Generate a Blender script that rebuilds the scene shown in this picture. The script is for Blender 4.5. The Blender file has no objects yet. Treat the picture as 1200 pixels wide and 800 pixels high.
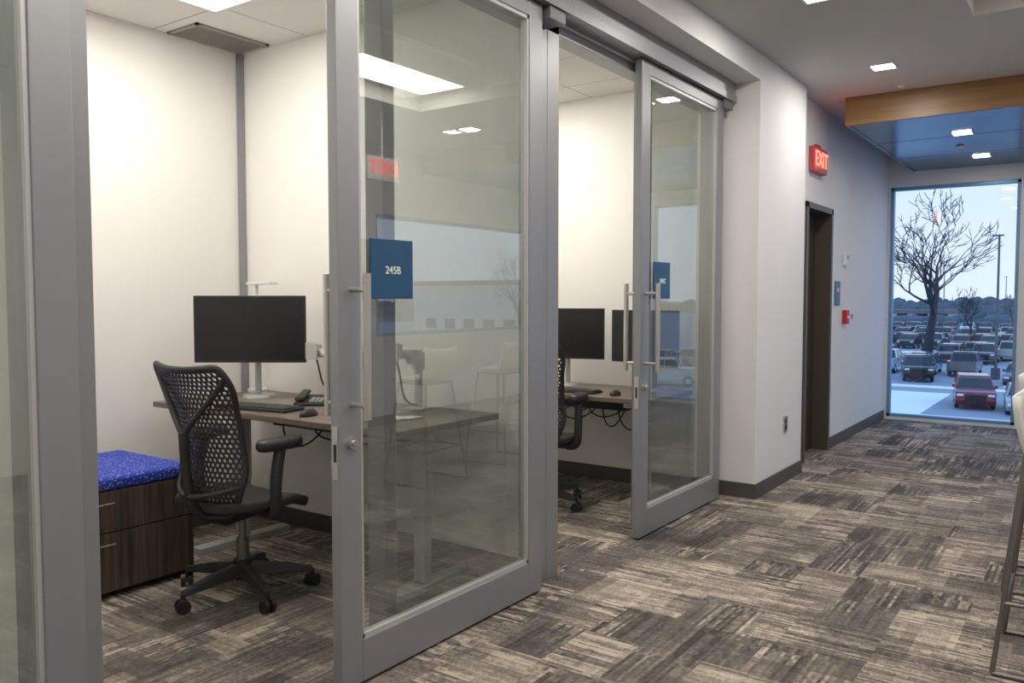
import bpy, bmesh, math, random
from mathutils import Vector, Matrix
random.seed(7)
D = bpy.data
SC = bpy.context.scene
COL = SC.collection

# ------------------------------------------------------------------ materials
def new_mat(name):
    m = D.materials.new(name); m.use_nodes = True
    nt = m.node_tree
    b = nt.nodes.get('Principled BSDF')
    return m, nt, b

def pmat(name, col, rough=0.5, metal=0.0, noise=0.0, nscale=20, bump=0.0, spec=0.5, emis=None, estr=0.0, coat=0.0):
    m, nt, b = new_mat(name)
    c = (col[0], col[1], col[2], 1)
    b.inputs['Base Color'].default_value = c
    b.inputs['Roughness'].default_value = rough
    b.inputs['Metallic'].default_value = metal
    b.inputs['Specular IOR Level'].default_value = spec
    b.inputs['Coat Weight'].default_value = coat
    if noise > 0 or bump > 0:
        tc = nt.nodes.new('ShaderNodeTexCoord')
        n = nt.nodes.new('ShaderNodeTexNoise'); n.inputs['Scale'].default_value = nscale
        n.inputs['Detail'].default_value = 4
        nt.links.new(tc.outputs['Object'], n.inputs['Vector'])
        if noise > 0:
            r = nt.nodes.new('ShaderNodeMapRange')
            r.inputs[3].default_value = 1 - noise; r.inputs[4].default_value = 1 + noise
            nt.links.new(n.outputs['Fac'], r.inputs[0])
            mx = nt.nodes.new('ShaderNodeVectorMath'); mx.operation = 'SCALE'
            mx.inputs[0].default_value = col[:3]
            nt.links.new(r.outputs[0], mx.inputs['Scale'])
            nt.links.new(mx.outputs[0], b.inputs['Base Color'])
        if bump > 0:
            bp = nt.nodes.new('ShaderNodeBump'); bp.inputs['Strength'].default_value = bump
            bp.inputs['Distance'].default_value = 0.01
            nt.links.new(n.outputs['Fac'], bp.inputs['Height'])
            nt.links.new(bp.outputs[0], b.inputs['Normal'])
    if emis:
        b.inputs['Emission Color'].default_value = (*emis, 1)
        b.inputs['Emission Strength'].default_value = estr
    return m

def glass_mat(name, tint=(0.93, 0.96, 0.95), f0=0.08, haze=0.0):
    """thin two-sided pane: Schlick reflection over straight transmission"""
    m, nt, b = new_mat(name)
    nt.nodes.remove(b)
    N = nt.nodes.new; L = nt.links.new
    out = nt.nodes['Material Output']
    t = N('ShaderNodeBsdfTransparent'); t.inputs[0].default_value = (*tint, 1)
    g = N('ShaderNodeBsdfGlossy'); g.inputs['Roughness'].default_value = 0.01
    geo = N('ShaderNodeNewGeometry')
    dt = N('ShaderNodeVectorMath'); dt.operation = 'DOT_PRODUCT'
    L(geo.outputs['Normal'], dt.inputs[0]); L(geo.outputs['Incoming'], dt.inputs[1])
    def mt(op, a, bb=None):
        n = N('ShaderNodeMath'); n.operation = op
        for i, v in enumerate((a, bb)):
            if v is None: continue
            if isinstance(v, (int, float)): n.inputs[i].default_value = v
            else: L(v, n.inputs[i])
        return n.outputs[0]
    c = mt('ABSOLUTE', dt.outputs['Value'])
    p = mt('POWER', mt('SUBTRACT', 1.0, c), 5.0)
    F = mt('ADD', mt('MULTIPLY', p, 1-f0), f0)
    mx = N('ShaderNodeMixShader')
    L(F, mx.inputs[0]); L(t.outputs[0], mx.inputs[1]); L(g.outputs[0], mx.inputs[2])
    last = mx
    if haze > 0:  # diffuse veil painted over the pane for the bright corridor it mirrors
        d = N('ShaderNodeBsdfDiffuse'); d.inputs[0].default_value = (0.72, 0.76, 0.74, 1)
        m2 = N('ShaderNodeMixShader'); m2.inputs[0].default_value = haze
        L(mx.outputs[0], m2.inputs[1]); L(d.outputs[0], m2.inputs[2]); last = m2
    L(last.outputs[0], out.inputs[0])
    return m

def wood_mat(name, c1, c2, axis='x', scale=3.0, rough=0.45):
    m, nt, b = new_mat(name)
    tc = nt.nodes.new('ShaderNodeTexCoord'); mp = nt.nodes.new('ShaderNodeMapping')
    s = {'x': (0.6, 14, 14), 'y': (14, 0.6, 14), 'z': (14, 14, 0.6)}[axis]
    mp.inputs['Scale'].default_value = s
    n = nt.nodes.new('ShaderNodeTexNoise'); n.inputs['Scale'].default_value = scale; n.inputs['Detail'].default_value = 6
    n.inputs['Roughness'].default_value = 0.65
    cr = nt.nodes.new('ShaderNodeValToRGB')
    cr.color_ramp.elements[0].position = 0.33; cr.color_ramp.elements[0].color = (*c1, 1)
    cr.color_ramp.elements[1].position = 0.67; cr.color_ramp.elements[1].color = (*c2, 1)
    nt.links.new(tc.outputs['Object'], mp.inputs[0]); nt.links.new(mp.outputs[0], n.inputs['Vector'])
    nt.links.new(n.outputs['Fac'], cr.inputs[0]); nt.links.new(cr.outputs[0], b.inputs['Base Color'])
    b.inputs['Roughness'].default_value = rough
    return m

def carpet_mat():
    m, nt, b = new_mat('carpet_tiles')
    N = nt.nodes.new; L = nt.links.new
    geo = N('ShaderNodeNewGeometry')
    def vm(op, a, bb=None, s=None):
        n = N('ShaderNodeVectorMath'); n.operation = op
        L(a, n.inputs[0])
        if bb is not None:
            if isinstance(bb, tuple): n.inputs[1].default_value = bb
            else: L(bb, n.inputs[1])
        if s is not None: n.inputs['Scale'].default_value = s
        return n.outputs[0]
    def mt(op, a, bb=None):
        n = N('ShaderNodeMath'); n.operation = op
        for i, v in enumerate((a, bb)):
            if v is None: continue
            if isinstance(v, (int, float)): n.inputs[i].default_value = v
            else: L(v, n.inputs[i])
        return n.outputs[0]
    def wn(v):
        n = N('ShaderNodeTexWhiteNoise'); n.noise_dimensions = '3D'; L(v, n.inputs['Vector']); return n.outputs['Value']
    sp = N('ShaderNodeSeparateXYZ'); L(geo.outputs['Position'], sp.inputs[0])
    sw = N('ShaderNodeCombineXYZ'); L(sp.outputs[1], sw.inputs[0]); L(sp.outputs[0], sw.inputs[1])
    st = N('ShaderNodeCombineXYZ'); L(sp.outputs[0], st.inputs[0]); L(sp.outputs[1], st.inputs[1])
    def grid(v, sx, sy, z):
        v = vm('MULTIPLY', v, (sx, sy, 0.0)); v = vm('ADD', v, (0.13*z, 0.37*z, 0))
        v = vm('FLOOR', v); v = vm('ADD', v, (0, 0, float(z)))
        return wn(v)
    rt = grid(geo.outputs['Position'], 2.0, 2.0, 0)          # carpet tile
    rs = grid(geo.outputs['Position'], 4.0, 3.0, 1)          # patch within tile
    flag = mt('GREATER_THAN', mt('ADD', mt('MULTIPLY', rt, 0.6), mt('MULTIPLY', rs, 0.4)), 0.5)
    mx = N('ShaderNodeMix'); mx.data_type = 'VECTOR'
    L(flag, mx.inputs[0]); L(st.outputs[0], mx.inputs[4]); L(sw.outputs[0], mx.inputs[5])
    q = mx.outputs[1]
    b1 = grid(q, 9, 3.1, 3)
    b2 = grid(q, 4.1, 6, 5)
    b3 = grid(q, 20, 5.3, 6)
    l1 = grid(q, 75, 3, 7)
    l2 = grid(q, 75, 34, 8)
    l3 = grid(q, 60, 120, 10)
    amp = mt('ADD', mt('MULTIPLY', mt('POWER', b2, 2.0), 0.95), 0.26)
    lines = mt('ADD', mt('MULTIPLY', l1, 0.6), mt('MULTIPLY', l2, 0.30))
    lines = mt('MULTIPLY', mt('SUBTRACT', lines, 0.45), amp)
    f = mt('ADD', mt('MULTIPLY', b1, 0.22), mt('MULTIPLY', rs, 0.28))
    f = mt('ADD', f, mt('MULTIPLY', b2, 0.15))
    f = mt('ADD', f, mt('MULTIPLY', b3, 0.12))
    f = mt('ADD', f, mt('MULTIPLY', rt, 0.17))
    f = mt('ADD', f, lines)
    f = mt('ADD', f, mt('MULTIPLY', mt('SUBTRACT', l3, 0.5), 0.14))
    cr = N('ShaderNodeValToRGB')
    e = cr.color_ramp.elements
    e[0].position = 0.12; e[0].color = (0.050, 0.045, 0.043, 1)
    e[1].position = 0.86; e[1].color = (0.49, 0.42, 0.35, 1)
    x = e.new(0.38); x.color = (0.125, 0.110, 0.100, 1)
    x = e.new(0.58); x.color = (0.24, 0.205, 0.173, 1)
    L(f, cr.inputs[0]); L(cr.outputs[0], b.inputs['Base Color'])
    b.inputs['Roughness'].default_value = 0.85
    b.inputs['Specular IOR Level'].default_value = 0.25
    bp = N('ShaderNodeBump'); bp.inputs['Strength'].default_value = 0.3; bp.inputs['Distance'].default_value = 0.003
    L(l2, bp.inputs['Height']); L(bp.outputs[0], b.inputs['Normal'])
    return m

def cushion_mat():
    m, nt, b = new_mat('blue_speckled_fabric')
    tc = nt.nodes.new('ShaderNodeTexCoord')
    v = nt.nodes.new('ShaderNodeTexVoronoi'); v.inputs['Scale'].default_value = 75
    nt.links.new(tc.outputs['Object'], v.inputs['Vector'])
    cr = nt.nodes.new('ShaderNodeValToRGB')
    cr.color_ramp.elements[0].position = 0.22; cr.color_ramp.elements[0].color = (0.26, 0.32, 0.70, 1)
    cr.color_ramp.elements[1].position = 0.36; cr.color_ramp.elements[1].color = (0.02, 0.045, 0.36, 1)
    nt.links.new(v.outputs['Distance'], cr.inputs[0]); nt.links.new(cr.outputs[0], b.inputs['Base Color'])
    b.inputs['Roughness'].default_value = 0.9
    return m

def ceiling_tile_mat():
    m, nt, b = new_mat('ceiling_tile')
    geo = nt.nodes.new('ShaderNodeNewGeometry')
    br = nt.nodes.new('ShaderNodeTexBrick')
    br.offset = 0; br.inputs['Scale'].default_value = 1.0
    br.inputs['Brick Width'].default_value = 0.6; br.inputs['Row Height'].default_value = 0.6
    br.inputs['Mortar Size'].default_value = 0.006
    br.inputs['Color1'].default_value = (0.74, 0.73, 0.70, 1); br.inputs['Color2'].default_value = (0.71, 0.70, 0.67, 1)
    br.inputs['Mortar'].default_value = (0.42, 0.42, 0.42, 1)
    mp = nt.nodes.new('ShaderNodeMapping'); mp.inputs['Location'].default_value = (0.38+0.6, 0.35, 0)
    nt.links.new(geo.outputs['Position'], mp.inputs[0]); nt.links.new(mp.outputs[0], br.inputs['Vector'])
    nt.links.new(br.outputs['Color'], b.inputs['Base Color']); b.inputs['Roughness'].default_value = 0.9
    return m

M = {}
M['wall'] = pmat('painted_wall', (0.79, 0.775, 0.75), 0.75, noise=0.02, nscale=3, spec=0.3)
M['wallc'] = pmat('corridor_paint', (0.73, 0.73, 0.74), 0.75, noise=0.02, nscale=3, spec=0.3)
M['ceil'] = pmat('ceiling_paint', (0.53, 0.53, 0.51), 0.9, noise=0.02, nscale=2, spec=0.2)
M['tray'] = pmat('ceiling_tray_paint', (0.80, 0.76, 0.66), 0.9)
M['ceilt'] = ceiling_tile_mat()
M['carpet'] = carpet_mat()
M['alu'] = pmat('satin_aluminium', (0.30, 0.305, 0.325), 0.42, 0.5, noise=0.03, nscale=6)
M['alud'] = pmat('aluminium_dark', (0.20, 0.20, 0.215), 0.45, 0.45, noise=0.03, nscale=6)
M['steel'] = pmat('brushed_steel', (0.60, 0.58, 0.54), 0.28, 0.95, noise=0.04, nscale=40)
M['glass'] = glass_mat('door_glass', (0.60, 0.64, 0.61), 0.20, 0.06)
M['glassin'] = glass_mat('fixed_glass', (0.90, 0.93, 0.91), 0.08, 0.02)
M['wglass'] = glass_mat('window_glass', (0.93, 0.97, 1.0), 0.06)
M['base'] = pmat('rubber_baseboard', (0.075, 0.07, 0.068), 0.55, noise=0.05, nscale=10)
M['black'] = pmat('black_plastic', (0.018, 0.018, 0.02), 0.45, noise=0.1, nscale=30)
M['screen'] = pmat('screen_black', (0.006, 0.006, 0.007), 0.3, noise=0.05, nscale=10)
M['chair'] = pmat('graphite_plastic', (0.022, 0.021, 0.021), 0.5, noise=0.1, nscale=30)
M['fabric'] = pmat('seat_fabric', (0.03, 0.028, 0.027), 0.95, noise=0.3, nscale=200, bump=0.3)
M['chairmetal'] = pmat('chair_metal', (0.22, 0.21, 0.2), 0.35, 0.9)
M['whitepl'] = pmat('white_plastic', (0.72, 0.72, 0.71), 0.4, noise=0.02, nscale=10)
M['greyarm'] = pmat('silver_paint', (0.48, 0.48, 0.49), 0.4, 0.3, noise=0.03, nscale=10)
M['desk'] = wood_mat('desk_laminate', (0.10, 0.08, 0.066), (0.215, 0.172, 0.14), 'x', 3.0, 0.4)
M['cab'] = wood_mat('cabinet_laminate', (0.035, 0.027, 0.022), (0.115, 0.088, 0.068), 'z', 3.0, 0.45)
M['fascia'] = wood_mat('fascia_wood', (0.20, 0.105, 0.038), (0.29, 0.155, 0.057), 'x', 2.5, 0.4)
M['soffit'] = pmat('soffit_sky_tinted_panel', (0.03, 0.13, 0.23), 0.22, 0.5, noise=0.05, nscale=3)  # blue of the reflected sky is painted into the base colour
M['cushion'] = cushion_mat()
M['sign'] = pmat('sign_blue', (0.010, 0.070, 0.16), 0.4, noise=0.03, nscale=20)
M['signw'] = pmat('sign_letter_white', (0.8, 0.85, 0.9), 0.5, noise=0.01, nscale=5)
M['red'] = pmat('alarm_red', (0.5, 0.015, 0.02), 0.4, noise=0.02, nscale=5)
M['exit'] = pmat('exit_red_glow', (0.8, 0.02, 0.01), 0.5, emis=(1.0, 0.03, 0.02), estr=12)
M['exit2'] = pmat('exit_red_glow_dim', (0.8, 0.02, 0.01), 0.5, emis=(1.0, 0.03, 0.02), estr=2.2)
M['exith'] = pmat('exit_housing', (0.42, 0.06, 0.06), 0.4, noise=0.02, nscale=5)
M['doorw'] = wood_mat('dark_door', (0.03, 0.022, 0.016), (0.06, 0.045, 0.03), 'z', 3.0, 0.5)
M['bronze'] = pmat('bronze_frame', (0.085, 0.07, 0.055), 0.45, 0.2, noise=0.03, nscale=10)
M['winfr'] = pmat('window_frame', (0.16, 0.33, 0.52), 0.35, 0.3, noise=0.02, nscale=10)
M['lens'] = pmat('light_lens', (0.9, 0.9, 0.85), 0.5, emis=(1.0, 0.94, 0.84), estr=10.5)
M['lens2'] = pmat('downlight_lens', (0.9, 0.9, 0.9), 0.5, emis=(1.0, 0.95, 0.88), estr=12)
M['vent'] = pmat('vent_grey', (0.30, 0.28, 0.26), 0.6, noise=0.03, nscale=10)
M['paper'] = pmat('paper', (0.75, 0.74, 0.72), 0.8, noise=0.02, nscale=10)
M['key'] = pmat('keycaps', (0.05, 0.05, 0.052), 0.6, noise=0.1, nscale=40)

# ------------------------------------------------------------------ geometry helpers
def empty(name, loc=(0, 0, 0), rz=0.0):
    e = D.objects.new(name, None); COL.objects.link(e)
    e.location = loc; e.rotation_euler = (0, 0, rz); e.empty_display_size = 0.1
    return e

class MB:
    def __init__(s): s.v = []; s.f = []; s.m = []; s.sm = []
    def add(s, vs, fs, mi=0, smooth=False):
        o = len(s.v); s.v += [tuple(v) for v in vs]
        for f in fs:
            s.f.append(tuple(i + o for i in f)); s.m.append(mi); s.sm.append(smooth)
    def box(s, x0, x1, y0, y1, z0, z1, mi=0):
        vs = [(x0,y0,z0),(x1,y0,z0),(x1,y1,z0),(x0,y1,z0),(x0,y0,z1),(x1,y0,z1),(x1,y1,z1),(x0,y1,z1)]
        s.add(vs, [(3,2,1,0),(4,5,6,7),(0,1,5,4),(1,2,6,5),(2,3,7,6),(3,0,4,7)], mi)
    def prism(s, prof, x0, x1, mi=0, taper=None):
        n = len(prof)
        vs = [(x0, p[0], p[1]) for p in prof] + [(x1, p[0], p[1]) for p in prof]
        fs = [tuple(range(n))[::-1], tuple(range(n, 2*n))]
        for i in range(n):
            j = (i+1) % n; fs.append((i, j, n+j, n+i))
        s.add(vs, fs, mi)
    def cyl(s, p0, p1, r0, r1=None, n=16, mi=0, caps=True):
        if r1 is None: r1 = r0
        p0 = Vector(p0); p1 = Vector(p1); d = (p1-p0).normalized()
        a = d.orthogonal().normalized(); b = d.cross(a)
        vs = []
        for p, r in ((p0, r0), (p1, r1)):
            for i in range(n):
                t = 2*math.pi*i/n; vs.append(p + a*math.cos(t)*r + b*math.sin(t)*r)
        s.add(vs, [(i, (i+1) % n, n+(i+1) % n, n+i) for i in range(n)], mi, True)
        if caps:
            s.add(vs[:n], [tuple(range(n))[::-1]], mi); s.add(vs[n:], [tuple(range(n))], mi)
    def obj(s, name, mats, parent=None, bevel=0.0, seg=2, loc=None, rot=None):
        me = D.meshes.new(name); me.from_pydata(s.v, [], s.f)
        for mm in mats: me.materials.append(mm)
        for i, p in enumerate(me.polygons):
            p.material_index = s.m[i]; p.use_smooth = s.sm[i]
        bm = bmesh.new(); bm.from_mesh(me); bmesh.ops.recalc_face_normals(bm, faces=bm.faces); bm.to_mesh(me); bm.free()
        o = D.objects.new(name, me); COL.objects.link(o)
        if parent: o.parent = parent
        if loc: o.location = loc
        if rot: o.rotation_euler = rot
        if bevel > 0:
            b = o.modifiers.new('bevel', 'BEVEL'); b.width = bevel; b.segments = seg; b.limit_method = 'ANGLE'; b.angle_limit = math.radians(40)
        return o

def box(name, x0, x1, y0, y1, z0, z1, mat, parent=None, bevel=0.0, **k):
    b = MB(); b.box(x0, x1, y0, y1, z0, z1)
    return b.obj(name, [mat], parent, bevel, **k)

def cyl(name, p0, p1, r, mat, parent=None, r1=None, n=20, bevel=0.0):
    b = MB(); b.cyl(p0, p1, r, r1, n)
    return b.obj(name, [mat], parent, bevel)

def tube(name, pts, r, mat, parent=None, radii=None, smooth=True, cyclic=False, res=6):
    cu = D.curves.new(name, 'CURVE'); cu.dimensions = '3D'; cu.bevel_depth = r; cu.bevel_resolution = 3; cu.resolution_u = res
    cu.use_fill_caps = True
    sp = cu.splines.new('NURBS' if smooth else 'POLY'); sp.points.add(len(pts)-1)
    for i, p in enumerate(pts):
        sp.points[i].co = (*p, 1); sp.points[i].radius = radii[i] if radii else 1.0
    if smooth: sp.order_u = min(4, len(pts)); sp.use_endpoint_u = not cyclic
    sp.use_cyclic_u = cyclic
    cu.materials.append(mat)
    o = D.objects.new(name, cu); COL.objects.link(o)
    if parent: o.parent = parent
    return o

def text(name, body, size, mat, parent, loc, rot, ext=0.001):
    cu = D.curves.new(name, 'FONT'); cu.body = body; cu.size = size; cu.extrude = ext
    cu.align_x = 'CENTER'; cu.align_y = 'CENTER'; cu.materials.append(mat)
    o = D.objects.new(name, cu); COL.objects.link(o); o.parent = parent; o.location = loc; o.rotation_euler = rot
    return o

# ------------------------------------------------------------------ constants
H = 2.96; OC = 2.84; XB = -2.2; YE = 10.0; XR = 4.2; YB = -3.0
PIER = 0.27; FW = 0.17

box('floor', XB-0.2, XR+0.15, YB-0.15, YE+0.2, -0.15, 0.0, M['carpet'])
b = MB()
T = (1.50, 2.8, 1.2, 5.44)
b.box(-0.1, T[0], YB, YE, H, H+0.1); b.box(T[1], XR, YB, YE, H, H+0.1)
b.box(T[0], T[1], YB, T[2], H, H+0.1); b.box(T[0], T[1], T[3], YE, H, H+0.1)
b.obj('ceiling', [M['ceil']])
b = MB()
b.box(T[0]-0.02, T[1]+0.02, T[2]-0.02, T[3]+0.02, H+0.30, H+0.34)
b.box(T[0]-0.02, T[0], T[2]-0.02, T[3]+0.02, H+0.1, H+0.30); b.box(T[1], T[1]+0.02, T[2]-0.02, T[3]+0.02, H+0.1, H+0.30)
b.box(T[0], T[1], T[2]-0.02, T[2], H+0.1, H+0.30); b.box(T[0], T[1], T[3], T[3]+0.02, H+0.1, H+0.30)
b.obj('ceiling_tray', [M['tray']])
box('wall_bulkhead', 0.0, PIER, YB, 5.46, 2.79, H, M['wallc'])
box('wall_above_doors', -0.1, 0.0, YB, 5.46, 2.65, H, M['wallc'])
box('wall_pier', -0.1, PIER, 5.46, 6.5, 0, H, M['wallc'])
b = MB()
DY0, DY1, DZ = 6.86, 7.66, 2.14
b.box(0.02, FW, 6.5, DY0, 0, H); b.box(0.02, FW, DY1, YE, 0, H); b.box(0.02, FW, DY0, DY1, DZ, H)
b.obj('wall_left', [M['wallc']])
d1 = empty('door_1', (0, 0, 0))
b = MB()
b.box(0.0, FW+0.02, DY0, DY0+0.05, 0, DZ); b.box(0.0, FW+0.02, DY1-0.05, DY1, 0, DZ); b.box(0.0, FW+0.02, DY0, DY1, DZ-0.05, DZ)
b.obj('door_frame', [M['bronze']], d1, 0.003)
box('door_slab', 0.0, 0.045, DY0+0.05, DY1-0.05, 0.005, DZ-0.05, M['doorw'], d1)
b = MB(); b.cyl((0.045, DY0+0.12, 1.0), (0.10, DY0+0.12, 1.0), 0.012); b.cyl((0.10, DY0+0.12, 1.0), (0.10, DY0+0.25, 1.0), 0.01)
b.obj('door_lever', [M['steel']], d1)
WX0, WX1, WZ0, WZ1 = 0.20, 1.44, 0.03, 2.58
b = MB()
b.box(0.02, WX0, YE, YE+0.15, 0, H); b.box(WX0, 2.8, YE, YE+0.15, WZ1, H); b.box(WX0, 2.8, YE, YE+0.15, 0, WZ0)
b.box(2.8, XR, YE, YE+0.15, 0, H)
b.obj('wall_end', [M['wallc']])
def window(name, x0, x1, y, z0, z1, fw=0.035):
    e = empty(name)
    b = MB()
    b.box(x0, x0+fw, y+0.02, y+0.10, z0, z1); b.box(x1-fw, x1, y+0.02, y+0.10, z0, z1)
    b.box(x0, x1, y+0.02, y+0.10, z0, z0+fw); b.box(x0, x1, y+0.02, y+0.10, z1-fw, z1)
    b.obj('frame', [M['winfr']], e, 0.003)
    b = MB(); b.add([(x0+fw, y+0.06, z0+fw), (x1-fw, y+0.06, z0+fw), (x1-fw, y+0.06, z1-fw), (x0+fw, y+0.06, z1-fw)], [(0, 1, 2, 3)])
    b.obj('pane', [M['wglass']], e)
window('window_1', WX0, WX1, YE, WZ0, WZ1)
box('trim_mullion', WX1, 1.52, YE, YE+0.12, 0.03, WZ1, M['whitepl'])
window('window_2', 1.52, 2.8, YE, WZ0, WZ1)
RW = (6.3, 9.6, 0.95, 2.25)
b = MB()
b.box(XR, XR+0.15, YB, RW[0], 0, H); b.box(XR, XR+0.15, RW[1], YE+0.15, 0, H)
b.box(XR, XR+0.15, RW[0], RW[1], 0, RW[2]); b.box(XR, XR+0.15, RW[0], RW[1], RW[3], H)
b.obj('wall_right', [M['wallc']])
e = empty('window_3')
b = MB()
for yy in (RW[0], RW[1]-0.04): b.box(XR+0.02, XR+0.1, yy, yy+0.04, RW[2], RW[3])
b.box(XR+0.02, XR+0.1, RW[0], RW[1], RW[2], RW[2]+0.04); b.box(XR+0.02, XR+0.1, RW[0], RW[1], RW[3]-0.04, RW[3])
b.obj('frame', [M['winfr']], e)
b = MB(); b.add([(XR+0.06, RW[0], RW[2]), (XR+0.06, RW[1], RW[2]), (XR+0.06, RW[1], RW[3]), (XR+0.06, RW[0], RW[3])], [(0, 1, 2, 3)])
b.obj('pane', [M['wglass']], e)
box('wall_behind', XB-0.2, XR+0.15, YB-0.15, YB, 0, H, M['wallc'])

# dropped soffit
SX0, SY0, SZ = 0.42, 7.04, 2.74
so = empty('ceiling_soffit')
box('fascia_front', SX0, XR-0.01, SY0, SY0+0.04, SZ, H, M['fascia'], so)
box('fascia_side', SX0, SX0+0.03, SY0+0.04, YE, SZ, H, M['soffit'], so)
b = MB()
for i in range(3):
    y0 = SY0+0.04+i*0.98; b.box(SX0+0.03, XR-0.01, y0+0.006, min(y0+0.974, YE-0.002), SZ+0.004, SZ+0.03)
b.obj('panel_underside', [M['soffit']], so, 0.002)

# office shells
box('wall_office_back', XB-0.15, XB, YB, 5.6, 0, H, M['wall'])
box('wall_partition_left', XB, -0.11, 1.0, 1.12, 0, OC, M['wall'])
box('wall_partition_middle', XB, -0.11, 3.24, 3.37, 0, OC, M['wall'])
box('wall_partition_right', XB, -0.11, 5.42, 5.6, 0, OC, M['wall'])
box('ceiling_office', XB, -0.1, YB, 5.5, OC, OC+0.1, M['ceilt'])
box('trim_corner', XB+0.002, XB+0.03, 3.2, 3.238, 0, OC, M['alu'])
def bb(name, x0, x1, y0, y1): box(name, x0, x1, y0, y1, 0.0, 0.10, M['base'], bevel=0.002)
bb('baseboard_pier', 0.0, PIER+0.012, 5.446, 5.459)
bb('baseboard_pier_side', PIER+0.001, PIER+0.012, 5.459, 6.512)
bb('baseboard_left', FW+0.001, FW+0.012, DY1+0.01, YE-0.002)
bb('baseboard_right', XR-0.012, XR-0.001, YB, YE)
bb('baseboard_office_a', XB+0.001, XB+0.012, 1.13, 3.235)
bb('baseboard_office_b', XB+0.001, XB+0.012, 3.38, 5.415)
bb('baseboard_partition_a', XB+0.015, -0.12, 3.227, 3.239)
bb('baseboard_partition_b', XB+0.015, -0.12, 5.407, 5.419)

# ------------------------------------------------------------------ glazed fronts
XF0, XF1 = -0.10, 0.0
def front(name, y0, yo, ym, y1):
    e = empty(name)
    b = MB()
    b.box(XF0, XF1, y0, yo, 0, 2.65)
    b.box(XF0, XF1-0.01, ym, ym+0.06, 0, 2.60, 1)
    b.box(XF0, XF1-0.03, ym+0.06, ym+0.085, 0, 2.60)
    b.box(XF0, XF1, y1-0.09, y1, 0, 2.65)
    b.box(XF0, XF1, y0, y1, 2.60, 2.65)
    b.box(XF0, XF1-0.01, ym+0.085, y1-0.09, 0, 0.09)
    b.obj('frame', [M['alu'], M['alud']], e, 0.003)
    b = MB(); b.add([(-0.05, ym+0.08, 0.09), (-0.05, y1-0.085, 0.09), (-0.05, y1-0.085, 2.6), (-0.05, ym+0.08, 2.6)], [(0, 1, 2, 3)])
    b.obj('pane', [M['glassin']], e)
    return e
front('office_glass_front', 1.06, 1.13, 2.21, 3.295)
front('office_glass_front', 3.296, 3.40, 4.37, 5.44)
front('office_glass_front', -1.1, -1.03, 0.05, 1.05)

def ladder_handle(e, y, side):
    x0 = 0.075 if side > 0 else 0.03
    xo = x0 + side*0.075
    b = MB()
    b.cyl((xo, y, 0.945), (xo, y, 1.435), 0.0135, n=20)
    for z in (0.99, 1.38): b.cyl((x0, y, z), (xo, y, z), 0.009, n=14)
    b.obj('pull_handle', [M['steel']], e, 0.002)

def sliding_door(name, y0, y1):
    e = empty(name)
    x0, x1 = 0.03, 0.075; zt = 2.652; zb = 0.012; st = 0.10
    b = MB()
    b.box(x0, x1, y0, y0+st, zb, zt); b.box(x0, x1, y1-st, y1, zb, zt)
    b.box(x0, x1, y0+st, y1-st, zb, zb+0.15); b.box(x0, x1, y0+st, y1-st, zt-0.07, zt)
    b.obj('door_frame', [M['alu']], e, 0.003)
    b = MB()
    for (a, c, z0, z1) in ((y0+st, y0+st+0.012, zb+0.15, zt-0.07), (y1-st-0.012, y1-st, zb+0.15, zt-0.07),
                           (y0+st, y1-st, zb+0.15, zb+0.165), (y0+st, y1-st, zt-0.085, zt-0.07)):
        b.box(x0+0.006, x1-0.006, a, c, z0, z1)
    b.obj('glazing_bead', [M['greyarm']], e)
    b = MB(); xm = (x0+x1)/2
    b.add([(xm, y0+st, zb+0.15), (xm, y1-st, zb+0.15), (xm, y1-st, zt-0.07), (xm, y0+st, zt-0.07)], [(0, 1, 2, 3)])
    b.obj('door_pane', [M['glass']], e)
    ladder_handle(e, y0+0.058, 1); ladder_handle(e, y0+0.058, -1)
    b = MB(); b.cyl((x1, y0+0.05, 0.86), (x1+0.018, y0+0.05, 0.86), 0.021, n=24); b.cyl((x1+0.018, y0+0.05, 0.86), (x1+0.024, y0+0.05, 0.86), 0.012, n=20)
    b.box(x0+0.01, x1-0.01, y0-0.002, y0+0.001, 0.74, 0.92); b.box(x0+0.017, x1-0.017, y0-0.004, y0+0.0, 0.80, 0.86, 1)
    b.obj('door_lock', [M['steel'], M['black']], e)
    return e
sliding_door('sliding_glass_door', 1.91, 3.14)
sliding_door('sliding_glass_door', 4.13, 5.32)
sliding_door('sliding_glass_door', -0.19, 1.05)

def door_sign(y0, num):
    e = empty('door_sign', (0.078, y0, 1.35))
    box('plate', 0, 0.008, 0, 0.215, 0, 0.21, M['sign'], e, 0.002)
    text('number', num, 0.038, M['signw'], e, (0.0095, 0.11, 0.10), (math.pi/2, 0, math.pi/2))
    return e
door_sign(2.05, '245B'); door_sign(4.27, '245C')

def header(y0, y1):
    e = empty('sliding_door_track')
    box('track_cover', 0.001, 0.11, y0, y1, 2.66, 2.788, M['alu'], e, 0.004)
    box('track_lip', 0.11, 0.118, y0, y1, 2.655, 2.70, M['alu'], e, 0.001)
    box('end_guide', 0.004, 0.105, y1-0.17, y1-0.04, 2.60, 2.66, M['alud'], e, 0.003)
header(1.06, 3.33); header(3.332, 5.5-0.002) if False else header(3.332, 5.44); header(-1.2, 1.055)

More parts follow.
